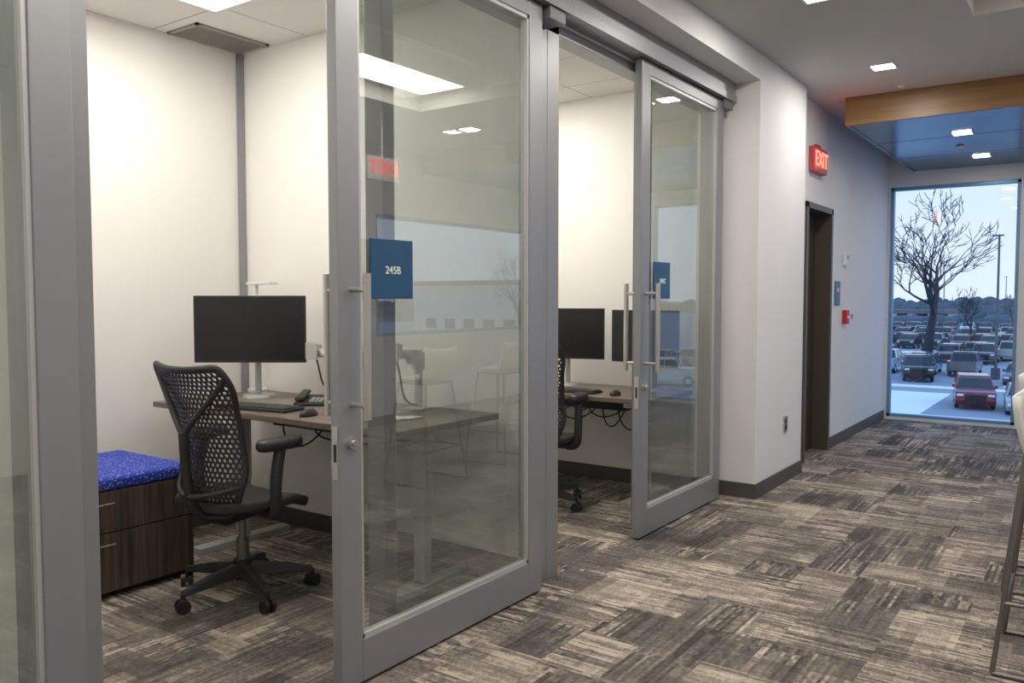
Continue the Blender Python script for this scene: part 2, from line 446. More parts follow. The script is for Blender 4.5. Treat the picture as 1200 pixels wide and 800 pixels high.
# ------------------------------------------------------------------ ceiling fixtures
def panel(name, x0, x1, y0, y1, z):
    e = empty(name)
    b = MB()
    for (a, c, d, f) in ((x0-0.02, x1+0.02, y0-0.02, y0), (x0-0.02, x1+0.02, y1, y1+0.02), (x0-0.02, x0, y0, y1), (x1, x1+0.02, y0, y1)):
        b.box(a, c, d, f, z-0.006, z)
    b.obj('bezel', [M['whitepl']], e)
    box('lens', x0, x1, y0, y1, z-0.004, z-0.001, M['lens'], e)
panel('ceiling_light_panel', -1.64, -1.04, 1.47, 2.67, OC)
panel('ceiling_light_panel', -1.58, -0.98, 3.72, 4.92, OC)
panel('ceiling_light_panel', -1.58, -0.98, -0.9, 0.3, OC)
def vent(x0, x1, y0, y1, z):
    e = empty('air_vent'); b = MB()
    b.box(x0, x1, y0, y0+0.02, z-0.012, z); b.box(x0, x1, y1-0.02, y1, z-0.012, z); b.box(x0, x0+0.02, y0, y1, z-0.012, z); b.box(x1-0.02, x1, y0, y1, z-0.012, z)
    n = 12
    for i in range(n):
        x = x0+0.02+(x1-x0-0.04)*(i+0.5)/n; b.box(x-0.004, x+0.004, y0+0.02, y1-0.02, z-0.011, z-0.002)
    b.box(x0+0.01, x1-0.01, y0+0.01, y1-0.01, z-0.002, z-0.0005, 1)
    b.obj('grille', [M['vent'], M['alud']], e)
vent(-2.16, -1.88, 2.72, 3.2, OC)
def downlight(x, y, z, power):
    e = empty('recessed_light', (x, y, z)); s = 0.07
    b = MB()
    b.box(-s-0.012, s+0.012, -s-0.012, -s, -0.006, 0); b.box(-s-0.012, s+0.012, s, s+0.012, -0.006, 0)
    b.box(-s-0.012, -s, -s, s, -0.006, 0); b.box(s, s+0.012, -s, s, -0.006, 0)
    b.obj('trim_ring', [M['whitepl']], e)
    box('lens', -s, s, -s, s, -0.003, -0.001, M['lens2'], e)
    l = D.lights.new('lamp', 'AREA'); l.size = 0.14; l.energy = power; l.color = (1.0, 0.94, 0.86)
    o = D.objects.new('lamp', l); COL.objects.link(o); o.parent = e; o.location = (0, 0, -0.008)
for y in (-1.95, -0.31, 1.33, 2.97, 4.61, 6.25):
    downlight(0.86, y, H, 8.8)
for y in (-1.95, -0.31, 6.25): downlight(2.9, y, H, 7.0)
for y in (7.92, 9.29): downlight(1.15, y, SZ, 2.0)
for y in (7.92, 9.29): downlight(2.9, y, SZ, 2.0)
for (lx, ly) in ((2.48, 4.78), (2.15, 2.1)):
    e = empty('ceiling_tray_light', (lx, ly, H+0.29))
    b = MB(); b.box(-0.25, 0.25, -0.6, 0.6, -0.17, 0.009); b.obj('fixture_body', [M['whitepl']], e, 0.003)
    l = D.lights.new('lamp', 'AREA'); l.shape = 'RECTANGLE'; l.size = 0.46; l.size_y = 1.15; l.energy = 17; l.color = (1.0, 0.93, 0.82)
    o = D.objects.new('lamp', l); COL.objects.link(o); o.parent = e; o.location = (0, 0, -0.175)
e = empty('smoke_detector', (1.93, 5.95, H)); b = MB(); b.cyl((0, 0, -0.03), (0, 0, 0), 0.045, 0.055, 24); b.obj('body', [M['whitepl']], e, 0.004)
e = empty('sprinkler_head', (1.05, 8.6, SZ-0.001)); b = MB(); b.cyl((0, 0, -0.014), (0, 0, 0.0), 0.03, 0.035, 20); b.obj('body', [M['whitepl']], e)
e = empty('sprinkler_head', (0.86, 6.9, H)); b = MB(); b.cyl((0, 0, -0.012), (0, 0, 0), 0.02, 0.025, 20); b.obj('body', [M['whitepl']], e)

# ------------------------------------------------------------------ exit signs / wall devices
e = empty('exit_sign', (FW, 7.12, 2.49))
box('housing', 0.0, 0.05, -0.19, 0.19, -0.10, 0.10, M['exith'], e, 0.004)
text('letters', 'EXIT', 0.175, M['exit'], e, (0.054, 0, 0), (math.pi/2, 0, math.pi/2), 0.002)
box('canopy', 0.0, 0.03, -0.06, 0.06, 0.10, 0.13, M['exith'], e)
e = empty('exit_sign', (3.03, 5.20, 2.46))
box('housing', -0.02, 0.02, -0.19, 0.19, -0.10, 0.10, M['whitepl'], e, 0.004)
cyl('rod', (0, 0, 0.10), (0, 0, 0.50), 0.01, M['whitepl'], e)
text('letters', 'EXIT', 0.175, M['exit2'], e, (-0.024, 0, 0), (math.pi/2, 0, -math.pi/2), 0.002)

e = empty('wall_outlet', (PIER, 6.1, 0.43)); box('plate', 0, 0.008, -0.04, 0.04, -0.06, 0.06, M['steel'], e, 0.002)
b = MB(); b.box(0.008, 0.010, -0.018, 0.018, 0.008, 0.038); b.box(0.008, 0.010, -0.018, 0.018, -0.038, -0.008); b.obj('sockets', [M['black']], e)
e = empty('thermostat', (FW, 8.15, 1.72)); box('body', 0, 0.03, -0.05, 0.05, -0.06, 0.06, M['whitepl'], e, 0.006)
b = MB(); b.box(0.03, 0.032, -0.03, 0.03, 0.0, 0.035); b.obj('display', [M['vent']], e)
e = empty('room_sign', (FW, 7.9, 1.40)); box('plate', 0, 0.008, -0.09, 0.09, -0.11, 0.11, M['sign'], e, 0.002)
text('number', '246', 0.05, M['signw'], e, (0.0095, 0, 0.03), (math.pi/2, 0, math.pi/2))
e = empty('fire_alarm_pull', (FW, 8.15, 1.18)); box('body', 0, 0.045, -0.05, 0.05, -0.065, 0.065, M['red'], e, 0.006)
b = MB(); b.box(0.045, 0.055, -0.035, 0.035, -0.015, 0.01); b.obj('pull_bar', [M['whitepl']], e, 0.002)
e = empty('light_switch', (FW, 8.42, 1.18)); box('plate', 0, 0.01, -0.06, 0.06, -0.06, 0.06, M['whitepl'], e, 0.002)
b = MB(); b.box(0.01, 0.016, -0.03, -0.005, -0.025, 0.025); b.box(0.01, 0.016, 0.01, 0.035, -0.025, 0.025); b.obj('rockers', [M['vent']], e, 0.001)

# ------------------------------------------------------------------ desks
def desk(x0, x1, y0, y1, z, ncab=4):
    e = empty('standing_desk', (0, 0, 0))
    box('desk_top', x0, x1, y0, y1, z-0.03, z, M['desk'], e, 0.004)
    ym = (y0+y1)/2
    for i, x in enumerate((x0+0.28, x1-0.18)):
        b = MB()
        b.box(x-0.04, x+0.04, ym-0.035, ym+0.035, 0.35, z-0.07)
        b.box(x-0.032, x+0.032, ym-0.028, ym+0.028, 0.04, 0.36)
        b.box(x-0.04, x+0.04, y0+0.06, y1-0.06, 0.0, 0.035)
        b.box(x-0.03, x+0.03, y0+0.08, y1-0.08, z-0.07, z-0.031)
        b.obj('leg_%d' % (i+1), [M['greyarm']], e, 0.004)
    b = MB(); b.box(x0+0.3, x1-0.24, ym-0.02, ym+0.02, z-0.075, z-0.035)
    b.box(x0+0.4, x1-0.4, ym+0.12, ym+0.25, z-0.15, z-0.14); b.box(x0+0.4, x1-0.4, ym+0.12, ym+0.125, z-0.14, z-0.05)
    b.obj('crossbar_tray', [M['black']], e)
    rn = random.Random(int(y0*10))
    for k in range(ncab):
        xs = x0+0.45+k*1.0/ncab; dd = rn.uniform(0.18, 0.34); w = rn.uniform(0.15, 0.35)
        tube('cable_%d' % k, [(xs, ym+0.15, z-0.1), (xs+0.03, ym+0.10, z-dd), (xs+w*0.7, ym+0.12, z-dd-0.02), (xs+w, ym+0.2, z-0.1)], 0.005, M['black'], e)
    return e
DZ1 = 0.80
desk(-2.0, -0.21, 2.49, 3.20, DZ1, 4)
DZ2 = 0.715
desk(-1.95, -0.15, 4.68, 5.39, DZ2, 8)

def monitor(loc, rz, w=0.61, h=0.365, basez=0.8, arm_off=0.12):
    e = empty('computer_monitor', loc, rz)
    box('screen_bezel', -w/2, w/2, 0, 0.022, -h/2, h/2, M['black'], e, 0.004)
    box('screen_panel', -w/2+0.008, w/2-0.008, -0.0015, 0.001, -h/2+0.016, h/2-0.008, M['screen'], e)
    box('back_shell', -w/2+0.09, w/2-0.09, 0.022, 0.05, -h/2+0.07, h/2-0.07, M['black'], e, 0.012)
    dz = loc[2]-basez-0.001
    b = MB()
    b.cyl((0, arm_off+0.02, -dz), (0, arm_off+0.02, -dz+0.015), 0.09, 0.085, 32)
    b.cyl((0, arm_off+0.02, -dz+0.015), (0, arm_off+0.02, 0.03), 0.018, n=20)
    b.box(-0.03, 0.03, 0.05, arm_off+0.02, -0.03, 0.03)
    b.obj('stand', [M['greyarm']], e, 0.003)
    return e
monitor((-1.63, 2.84, 1.185), math.radians(35), basez=DZ1)
def monitor_arm(loc, pts):
    e = empty('monitor_arm', loc)
    b = MB(); b.box(-0.05, 0.05, -0.05, 0.05, 0.001, 0.012); b.cyl((0, 0, 0.012), (0, 0, 0.30), 0.02, n=20); b.cyl((0, 0, 0.2), (0, 0, 0.27), 0.032, n=20)
    b.obj('arm_post', [M['greyarm']], e, 0.003)
    b = MB(); p = [Vector(q) for q in pts]
    for i in range(len(p)-1):
        b.cyl(p[i], p[i+1], 0.024, 0.02, n=16)
    for q in p: b.cyl(q-Vector((0, 0, 0.035)), q+Vector((0, 0, 0.035)), 0.03, n=20)
    b.obj('arm_links', [M['greyarm']], e, 0.003)
    q = p[-1]
    b = MB(); b.box(q.x-0.045, q.x+0.045, q.y-0.04, q.y-0.03, q.z-0.045, q.z+0.045); b.obj('mount_plate', [M['greyarm']], e, 0.003)
    tube('cable', [(q.x, q.y, q.z-0.05), (q.x+0.05, q.y, q.z-0.15), (q.x+0.02, q.y-0.02, q.z-0.25), (0, 0, 0.02)], 0.005, M['black'], e)
    return e
monitor_arm((-1.02, 3.06, DZ1), [(0, 0, 0.22), (-0.13, -0.03, 0.23), (-0.29, -0.03, 0.27)])
monitor_arm((-0.62, 3.08, DZ1), [(0, 0, 0.25), (0.05, -0.10, 0.27), (0.04, -0.20, 0.30)])
e = empty('desk_lamp', (-1.93, 3.12, DZ1+0.001))
b = MB(); b.cyl((0, 0, 0), (0, 0, 0.015), 0.06, n=28); b.cyl((0, 0, 0.015), (0, 0, 0.64), 0.010, n=14)
b.box(-0.06, 0.16, -0.03, 0.03, 0.632, 0.648); b.obj('lamp_body', [M['whitepl']], e, 0.003)

def keyboard(loc, rz):
    e = empty('keyboard', (loc[0], loc[1], loc[2]+0.001), rz)
    box('tray', -0.225, 0.225, -0.075, 0.075, 0.0, 0.014, M['black'], e, 0.004)
    b = MB()
    for r in range(6):
        for c in range(20):
            if r == 0 and 5 <= c <= 9: continue
            x = -0.215+c*0.0215; y = -0.067+r*0.0225
            b.box(x, x+0.018, y, y+0.018, 0.014, 0.021)
    b.box(-0.215+5*0.0215, -0.215+9*0.0215+0.018, -0.067, -0.049, 0.014, 0.021)
    b.obj('keys', [M['key']], e)
keyboard((-1.27, 2.62, DZ1), math.radians(10))
def mouse(loc, rz):
    e = empty('computer_mouse', (loc[0], loc[1], loc[2]+0.001), rz)
    bm = bmesh.new(); bmesh.ops.create_uvsphere(bm, u_segments=20, v_segments=12, radius=1)
    for v in bm.verts:
        v.co = Vector((v.co.x*0.031, v.co.y*0.055, max(v.co.z, -0.15)*0.030+0.0045))
    me = D.meshes.new('mouse_shell'); bm.to_mesh(me); bm.free(); me.materials.append(M['black'])
    for p in me.polygons: p.use_smooth = True
    o = D.objects.new('mouse_shell', me); COL.objects.link(o); o.parent = e
    b = MB(); b.cyl((-0.003, 0.028, 0.027), (0.003, 0.028, 0.027), 0.007, n=14); b.obj('scroll_wheel', [M['key']], e)
mouse((-0.88, 2.60, DZ1), 0.1)
def phone(loc, rz):
    e = empty('desk_phone', (loc[0], loc[1], loc[2]+0.001), rz)
    b = MB(); b.prism([(-0.09, 0), (0.10, 0), (0.10, 0.04), (-0.09, 0.015)], -0.085, 0.085); b.obj('phone_body', [M['black']], e, 0.005)
    b = MB(); b.prism([(-0.085, 0.024), (0.095, 0.048), (0.093, 0.068), (-0.087, 0.045)], -0.08, -0.035); b.obj('handset', [M['black']], e, 0.008)
    b = MB(); 
    for i in range(3):
        for j in range(4):
            b.box(-0.01+i*0.024, 0.008+i*0.024, -0.06+j*0.022, -0.045+j*0.022, 0.017+j*0.0028, 0.024+j*0.003)
    b.obj('keypad', [M['greyarm']], e)
phone((-1.20, 2.91, DZ1), math.radians(35))
e = empty('paper_sheet', (-0.50, 2.80, DZ1+0.001)); b = MB(); b.box(-0.05, 0.05, -0.07, 0.03, 0.0, 0.002); b.box(0.02, 0.09, -0.02, 0.07, 0.002, 0.004); b.obj('sheets', [M['paper']], e)

monitor((-1.03, 5.10, 1.10), math.radians(14), basez=DZ2, arm_off=0.10)
monitor((-0.40, 5.12, 1.09), math.radians(-16), w=0.60, basez=DZ2, arm_off=0.10)
keyboard((-0.82, 4.84, DZ2), 0.0); mouse((-0.45, 4.82, DZ2), 0)

# ------------------------------------------------------------------ cabinet with cushion
e = empty('file_cabinet', (0, 0, 0))
cx0, cx1, cy0, cy1 = -2.10, -1.47, 1.45, 2.36
box('carcass', cx0, cx1, cy0, cy1, 0.03, 0.49, M['cab'], e, 0.002)
box('plinth', cx0+0.01, cx1-0.03, cy0+0.02, cy1-0.02, 0.0, 0.03, M['black'], e)
b = MB()
ymid = (cy0+cy1)/2
b.box(cx1+0.001, cx1+0.02, cy0+0.002, cy1-0.002, 0.305, 0.488); b.box(cx1+0.001, cx1+0.02, cy0+0.002, cy1-0.002, 0.035, 0.300)
b.obj('drawer_fronts', [M['cab']], e, 0.002)
b = MB()
for z in (0.43, 0.245): b.box(cx1+0.02, cx1+0.026, ymid-0.06, ymid+0.06, z, z+0.006)
b.obj('drawer_pulls', [M['vent']], e, 0.002)
e = empty('seat_cushion', (0, 0, 0)); box('pad', cx0, cx1+0.02, cy0, cy1, 0.491, 0.55, M['cushion'], e, 0.018, seg=4)

# ------------------------------------------------------------------ office chair (perforated back)
def lerp_tab(tab, z):
    for i in range(len(tab)-1):
        if z <= tab[i+1][0]:
            t = (z-tab[i][0])/(tab[i+1][0]-tab[i][0]); t = t*t*(3-2*t)*0.5+t*0.5
            return tab[i][1]*(1-t)+tab[i+1][1]*t
    return tab[-1][1]
def office_chair(loc, rz):
    e = empty('office_chair', loc, rz)
    b = MB()
    for k in range(5):
        a = math.radians(90+36+72*k); d = Vector((math.cos(a), math.sin(a), 0)); s = Vector((-d.y, d.x, 0))
        p0 = d*0.03; p1 = d*0.31
        vs = []
        for p, w, zt, zb in ((p0, 0.032, 0.145, 0.085), (d*0.17, 0.026, 0.125, 0.08), (p1, 0.018, 0.095, 0.07)):
            vs += [p+s*w+Vector((0, 0, zb)), p-s*w+Vector((0, 0, zb)), p-s*w*0.6+Vector((0, 0, zt)), p+s*w*0.6+Vector((0, 0, zt))]
        fs = []
        for q in range(2):
            o = q*4
            for i in range(4): fs.append((o+i, o+(i+1) % 4, o+4+(i+1) % 4, o+4+i))
        fs += [(3, 2, 1, 0), (8, 9, 10, 11)]
        b.add(vs, fs)
    b.cyl((0, 0, 0.07), (0, 0, 0.16), 0.042, n=24)
    b.obj('star_base', [M['chair']], e, 0.005)
    b = MB()
    for k in range(5):
        a = math.radians(90+36+72*k); d = Vector((math.cos(a), math.sin(a), 0)); aa = a+0.6*k
        w = Vector((math.cos(aa), math.sin(aa), 0)); c = d*0.31+Vector((0, 0, 0.030))
        b.cyl(c+w*0.008, c+w*0.026, 0.030, n=20); b.cyl(c-w*0.026, c-w*0.008, 0.030, n=20); b.cyl(c-w*0.008, c+w*0.008, 0.012, n=10)
        b.cyl(c+Vector((0, 0, 0.0)), c+Vector((0, 0, 0.05)), 0.009, n=10)
    b.obj('casters', [M['black']], e, 0.003)
    b = MB(); b.cyl((0, 0, 0.15), (0, 0, 0.26), 0.028, n=20); b.cyl((0, 0, 0.26), (0, 0, 0.40), 0.017, n=20); b.obj('gas_post', [M['chairmetal']], e)
    b = MB(); b.prism([(-0.17, 0.37), (-0.14, 0.40), (0.12, 0.425), (0.14, 0.405), (0.05, 0.36), (-0.12, 0.345)], -0.06, 0.06); b.box(-0.22, 0.22, -0.03, 0.03, 0.385, 0.415)
    b.obj('tilt_mechanism', [M['chair']], e, 0.008)
    nx, ny = 16, 16; vs = []; fs = []
    for j in range(ny+1):
        t = j/ny
        for i in range(nx+1):
            s = i/nx*2-1
            y = -0.22+0.46*t
            hw = 0.245*(1-0.25*(1-t)**3)*(1-0.10*t**4)
            z = 0.465-0.05*max(0, t-0.75)**1.2*8*0.6+0.015*s*s - 0.01*math.sin(math.pi*t)
            y2 = y-0.03*s*s*(t*t)
            vs.append((s*hw, y2, z))
    for j in range(ny):
        for i in range(nx):
            a = j*(nx+1)+i; fs.append((a, a+1, a+nx+2, a+nx+1))
    b = MB(); b.add(vs, fs, 0, True); o = b.obj('seat', [M['fabric']], e)
    sm = o.modifiers.new('solid', 'SOLIDIFY'); sm.thickness = 0.045; sm.offset = -1
    bv = o.modifiers.new('bevel', 'BEVEL'); bv.width = 0.015; bv.segments = 3; bv.limit_method = 'ANGLE'
    prof = [(0.40, -0.19), (0.52, -0.225), (0.64, -0.215), (0.80, -0.235), (0.95, -0.27), (1.07, -0.32)]
    wid = [(0.40, 0.12), (0.47, 0.19), (0.58, 0.232), (0.72, 0.215), (0.86, 0.222), (0.98, 0.25), (1.04, 0.245), (1.07, 0.225)]
    z0, z1 = 0.40, 1.07
    def S(s, t):
        z = z0+(z1-z0)*t
        w = lerp_tab(wid, z)
        y = lerp_tab(prof, z)+0.075*s*s*(0.6+0.4*math.sin(math.pi*t))
        zz = z + (0.018*s*s-0.018)*(1 if t > 0.8 else 0)*(t-0.8)/0.2
        return Vector((s*w, y, zz))
    vs = []; fs = []
    NX = 19
    hx = 2.0/NX; rr = hx/math.sqrt(3)
    asp = 0.47/0.67*0.5
    rows = int(1/(rr*1.5*asp))+2
    for r in range(rows):
        for c in range(-1, NX+1):
            cs = -1+hx*(c+0.5)+(hx/2 if r % 2 else 0); ct = r*rr*1.5*asp
            if abs(cs) > 1.02 or ct > 1.02: continue
            def P(k, q):
                a = math.radians(30+60*k); s = cs+rr*q*math.cos(a); t = ct+rr*q*math.sin(a)*asp
                return S(max(-1, min(1, s)), max(0, min(1, t)))
            base = len(vs)
            for k in range(6): vs.append(P(k, 1.0))
            for k in range(6): vs.append(P(k, 0.62))
            for k in range(6):
                k2 = (k+1) % 6; fs.append((base+k, base+k2, base+6+k2, base+6+k))
    me = D.meshes.new('back_lattice'); me.from_pydata([tuple(v) for v in vs], [], fs)
    bm = bmesh.new(); bm.from_mesh(me); bmesh.ops.remove_doubles(bm, verts=bm.verts, dist=0.0006)
    bmesh.ops.recalc_face_normals(bm, faces=bm.faces); bm.to_mesh(me); bm.free(); me.materials.append(M['chair'])
    o = D.objects.new('back_lattice', me); COL.objects.link(o); o.parent = e
    sm = o.modifiers.new('solid', 'SOLIDIFY'); sm.thickness = 0.006; sm.offset = 0
    loop = [S(-1, t/14) for t in range(15)] + [S(-1+2*i/10, 1) for i in range(1, 10)] + [S(1, 1-t/14) for t in range(15)] + [S(1-2*i/8, 0) for i in range(1, 8)]
    tube('back_rim', loop, 0.0135, M['chair'], e, cyclic=True)
    pts = [Vector((0, -0.14, 0.375)), Vector((0, -0.24, 0.40)), Vector((0, -0.275, 0.52)), Vector((0, -0.285, 0.66)), Vector((0, -0.29, 0.78))]
    tube('spine', pts, 0.022, M['chair'], e)
    for sg in (-1, 1):
        tube('spine_branch', [Vector((0, -0.29, 0.76)), Vector((sg*0.06, -0.295, 0.84)), S(sg*0.75, 0.80)+Vector((0, -0.02, 0)), S(sg*0.98, 0.93)], 0.013, M['chair'], e)
        tube('lumbar_branch', [Vector((0, -0.275, 0.50)), Vector((sg*0.10, -0.27, 0.50)), S(sg*0.98, 0.22)], 0.012, M['chair'], e)
        tube('arm_post', [Vector((sg*0.20, 0.0, 0.40)), Vector((sg*0.27, -0.02, 0.40)), Vector((sg*0.285, -0.04, 0.46)), Vector((sg*0.28, -0.03, 0.60)), Vector((sg*0.275, 0.0, 0.70))], 0.026, M['chair'], e)
        b = MB()
        n = 20; vs2 = []
        for zz, k in ((0.695, 0.8), (0.707, 1.0), (0.728, 1.0), (0.742, 0.82)):
            for i in range(n):
                a = 2*math.pi*i/n; ca = math.cos(a); sa = math.sin(a)
                vs2.append((sg*0.27+0.048*k*math.copysign(abs(ca)**0.7, ca), 0.0+0.115*k**0.4*math.copysign(abs(sa)**0.75, sa), zz))
        f2 = []
        for q in range(3):
            for i in range(n): f2.append((q*n+i, q*n+(i+1) % n, (q+1)*n+(i+1) % n, (q+1)*n+i))
        f2.append(tuple(range(3*n, 4*n))); f2.append(tuple(range(n))[::-1])
        b.add(vs2, f2, 0, True); b.obj('arm_pad', [M['black']], e)
    return e
office_chair((-1.04, 2.34, 0), math.radians(0))
office_chair((-0.84, 4.50, 0), math.radians(12))

# ------------------------------------------------------------------ counter stools at right
def stool(x, y, rz):
    e = empty('counter_stool', (x, y, 0), rz)
    n = 14; vs = []; fs = []
    for j in range(n+1):
        t = j/n
        for i in range(n+1):
            s = i/n*2-1
            if t < 0.62:
                u = t/0.62; y_ = 0.22-0.36*u; z = 0.765-0.02*math.sin(math.pi*u)-0.03*max(0, 0.25-u)*4*0.6
            else:
                u = (t-0.62)/0.38; y_ = -0.14-0.05*math.sin(u*1.4); z = 0.765+0.22*u**1.1
            w = 0.19*(1-0.10*abs(t-0.4))
            vs.append((s*w*(1-0.08*(1-t)), y_ + (0.03*s*s if t > 0.6 else -0.02*s*s*(1-t)), z+0.02*s*s))
    for j in range(n):
        for i in range(n):
            a = j*(n+1)+i; fs.append((a, a+1, a+n+2, a+n+1))
    b = MB(); b.add(vs, fs, 0, True); o = b.obj('seat_shell', [M['whitepl']], e)
    sm = o.modifiers.new('solid', 'SOLIDIFY'); sm.thickness = 0.012; sm.offset = -1
    k = 0.23
    b = MB()
    def rod(pts, r, cyc=False):
        q = pts + ([pts[0]] if cyc else [])
        for i in range(len(q)-1): b.cyl(q[i], q[i+1], r, n=12)
    for sx in (-1, 1):
        rod([(sx*0.14, 0.13, 0.745), (sx*k, 0.21, 0.009), (sx*k, -0.21, 0.009), (sx*0.14, -0.13, 0.745)], 0.009)
    rod([(-0.2, 0.183, 0.26), (0.2, 0.183, 0.26), (0.2, -0.183, 0.26), (-0.2, -0.183, 0.26)], 0.008, True)
    b.box(-0.15, 0.15, -0.13, 0.14, 0.728, 0.742)
    b.obj('leg_frame', [M['chairmetal']], e)
stool(2.07, 3.60, math.radians(-90)); stool(2.02, 4.60, math.radians(-90)); stool(2.06, 5.60, math.radians(-90))

# ------------------------------------------------------------------ outdoors
GZ = -4.5
M['asph'] = pmat('asphalt', (0.32, 0.36, 0.43), 0.9, noise=0.15, nscale=0.15)
M['conc'] = pmat('pale_concrete', (0.90, 0.93, 0.96), 0.9, noise=0.04, nscale=0.5)
M['tline'] = pmat('tree_line_hazy_green', (0.085, 0.125, 0.15), 1.0, noise=0.5, nscale=0.4)  # distance haze is mixed into this muted foliage colour
M['bark'] = pmat('bark', (0.05, 0.055, 0.065), 0.9, noise=0.3, nscale=3)
M['bldg'] = pmat('building_wall', (0.62, 0.64, 0.68), 0.8, noise=0.05, nscale=0.3)
M['roof'] = pmat('building_roof', (0.20, 0.16, 0.16), 0.8, noise=0.05, nscale=0.3)
M['tyre'] = pmat('tyre', (0.02, 0.02, 0.02), 0.8)
M['cglass'] = pmat('car_glass', (0.02, 0.03, 0.04), 0.08)
M['lampw'] = pmat('headlamp', (0.8, 0.85, 0.9), 0.2)
M['polem'] = pmat('pole_paint', (0.10, 0.11, 0.13), 0.5, noise=0.03, nscale=3)
g = MB(); g.box(-500, 400, 12, 900, GZ-0.5, GZ); g.box(10, 400, -200, 12, GZ-0.5, GZ); g.obj('parking_lot_ground', [M['asph']])
g = MB(); g.box(-14, 0.5, 38, 46.0, GZ, GZ+0.02); g.box(-14, -5.2, 46.0, 57, GZ, GZ+0.02); g.box(-30, 20, 60, 61.5, GZ, GZ+0.02); g.box(-60, 30, 98, 101, GZ, GZ+0.02); g.obj('concrete_walkway', [M['conc']])
g = MB()
for ry in (66, 72, 86, 92, 108, 114, 132, 138):
    for i in range(30): g.box(-45+i*2.8, -44.88+i*2.8, ry-2.6, ry+2.6, GZ+0.002, GZ+0.01)
g.obj('parking_stripes', [M['conc']])
def car_mesh(kind, body):
    b = MB()
    if kind == 'suv':
        L_, W_ = 4.7, 0.94
        prof = [(-2.25, 0.32), (-2.36, 0.50), (-2.35, 0.70), (-2.24, 0.93), (-1.9, 1.01), (-1.15, 1.08), (2.2, 1.10), (2.32, 0.9), (2.33, 0.4), (2.2, 0.28), (-2.15, 0.28)]
        cab = [(-1.25, 1.07), (-0.62, 1.54), (-0.35, 1.63), (1.7, 1.64), (2.0, 1.55), (2.22, 1.09)]; roofz = 1.66
    elif kind == 'pickup':
        L_, W_ = 5.4, 0.97
        prof = [(-2.55, 0.4), (-2.66, 0.6), (-2.64, 0.85), (-2.55, 1.05), (-2.2, 1.12), (-1.4, 1.15), (2.7, 1.18), (2.75, 0.5), (2.6, 0.38), (-2.5, 0.38)]
        cab = [(-1.45, 1.14), (-0.85, 1.66), (-0.6, 1.76), (0.6, 1.77), (0.85, 1.68), (1.0, 1.16)]; roofz = 1.79
    else:
        L_, W_ = 4.6, 0.89
        prof = [(-2.15, 0.28), (-2.29, 0.45), (-2.27, 0.60), (-2.15, 0.72), (-1.7, 0.82), (-1.0, 0.90), (1.5, 0.95), (2.2, 0.93), (2.3, 0.6), (2.2, 0.26), (-2.1, 0.24)]
        cab = [(-1.05, 0.89), (-0.4, 1.30), (-0.1, 1.39), (0.8, 1.40), (1.15, 1.30), (1.75, 0.95)]; roofz = 1.42
    b.prism(prof, -W_, W_, 0)
    zb = min(p[1] for p in cab); zt = max(p[1] for p in cab); vs = []
    for sg in (-1, 1):
        for p in cab:
            w = (W_-0.06)-0.16*(p[1]-zb)/(zt-zb); vs.append((sg*w, p[0], p[1]))
    m_ = len(cab); fs = [tuple(range(m_))[::-1], tuple(range(m_, 2*m_))]
    for i in range(m_): fs.append((i, (i+1) % m_, m_+(i+1) % m_, m_+i))
    b.add(vs, fs, 1)
    b.box(-W_+0.21, W_-0.21, cab[2][0], cab[3][0], roofz-0.05, roofz, 0)
    hz = prof[3][1]-0.13
    for sg in (-1, 1):
        def wp(p): return (sg*((W_-0.06)-0.16*(p[1]-zb)/(zt-zb)), p[0], p[1])
        for (i, j) in ((0, 1), (1, 2), (2, 3), (3, 4), (4, 5)): b.cyl(wp(cab[i]), wp(cab[j]), 0.045, n=6, mi=0)
        ymid = (cab[1][0]+cab[4][0])/2
        b.cyl(wp((ymid, zb)), wp((ymid, zt)), 0.045, n=6, mi=0)
        yw = L_*0.30
        for yy in (-yw, yw):
            b.cyl((sg*(W_-0.2), yy, 0.34), (sg*(W_+0.01), yy, 0.34), 0.34, n=20, mi=2); b.cyl((sg*(W_), yy, 0.34), (sg*(W_+0.02), yy, 0.34), 0.2, n=14, mi=3)
        b.box(sg*(W_-0.22)-0.15, sg*(W_-0.22)+0.15, prof[1][0]-0.02, prof[1][0]+0.2, hz-0.07, hz+0.04, 3)
        b.box(sg*(W_+0.06)-0.08, sg*(W_+0.06)+0.08, cab[0][0]+0.25, cab[0][0]+0.40, cab[0][1]-0.02, cab[0][1]+0.14, 0)
    b.box(-W_+0.45, W_-0.45, prof[1][0]-0.03, prof[1][0]+0.1, 0.42, hz, 2)
    tmp = b.obj('tmpcar', [body, M['cglass'], M['tyre'], M['lampw']])
    me = tmp.data; D.objects.remove(tmp); return me
cols = {'maroon': (0.22, 0.02, 0.04), 'white': (0.75, 0.78, 0.82), 'silver': (0.35, 0.38, 0.42), 'black': (0.02, 0.022, 0.028), 'blue': (0.03, 0.06, 0.16), 'grey': (0.10, 0.11, 0.13)}
cm = {k: pmat('car_paint_'+k, v, 0.25, 0.2, coat=0.5) for k, v in cols.items()}
meshes = {}
def car(kind, colr, x, y, rz):
    key = (kind, colr)
    if key not in meshes: meshes[key] = car_mesh(kind, cm[colr])
    nm = 'pickup_truck' if kind == 'pickup' else 'car'
    o = D.objects.new(nm, meshes[key]); COL.objects.link(o); o.location = (x, y, GZ+0.022); o.rotation_euler = (0, 0, rz)
car('suv', 'maroon', -3.4, 51.5, 0.15)
car('sedan', 'silver', -0.9, 50.0, 0.1)
car('pickup', 'black', -8.6, 66, 0.2)
car('pickup', 'white', 22, 52, 1.3)      # cars seen only as reflections in the door glass
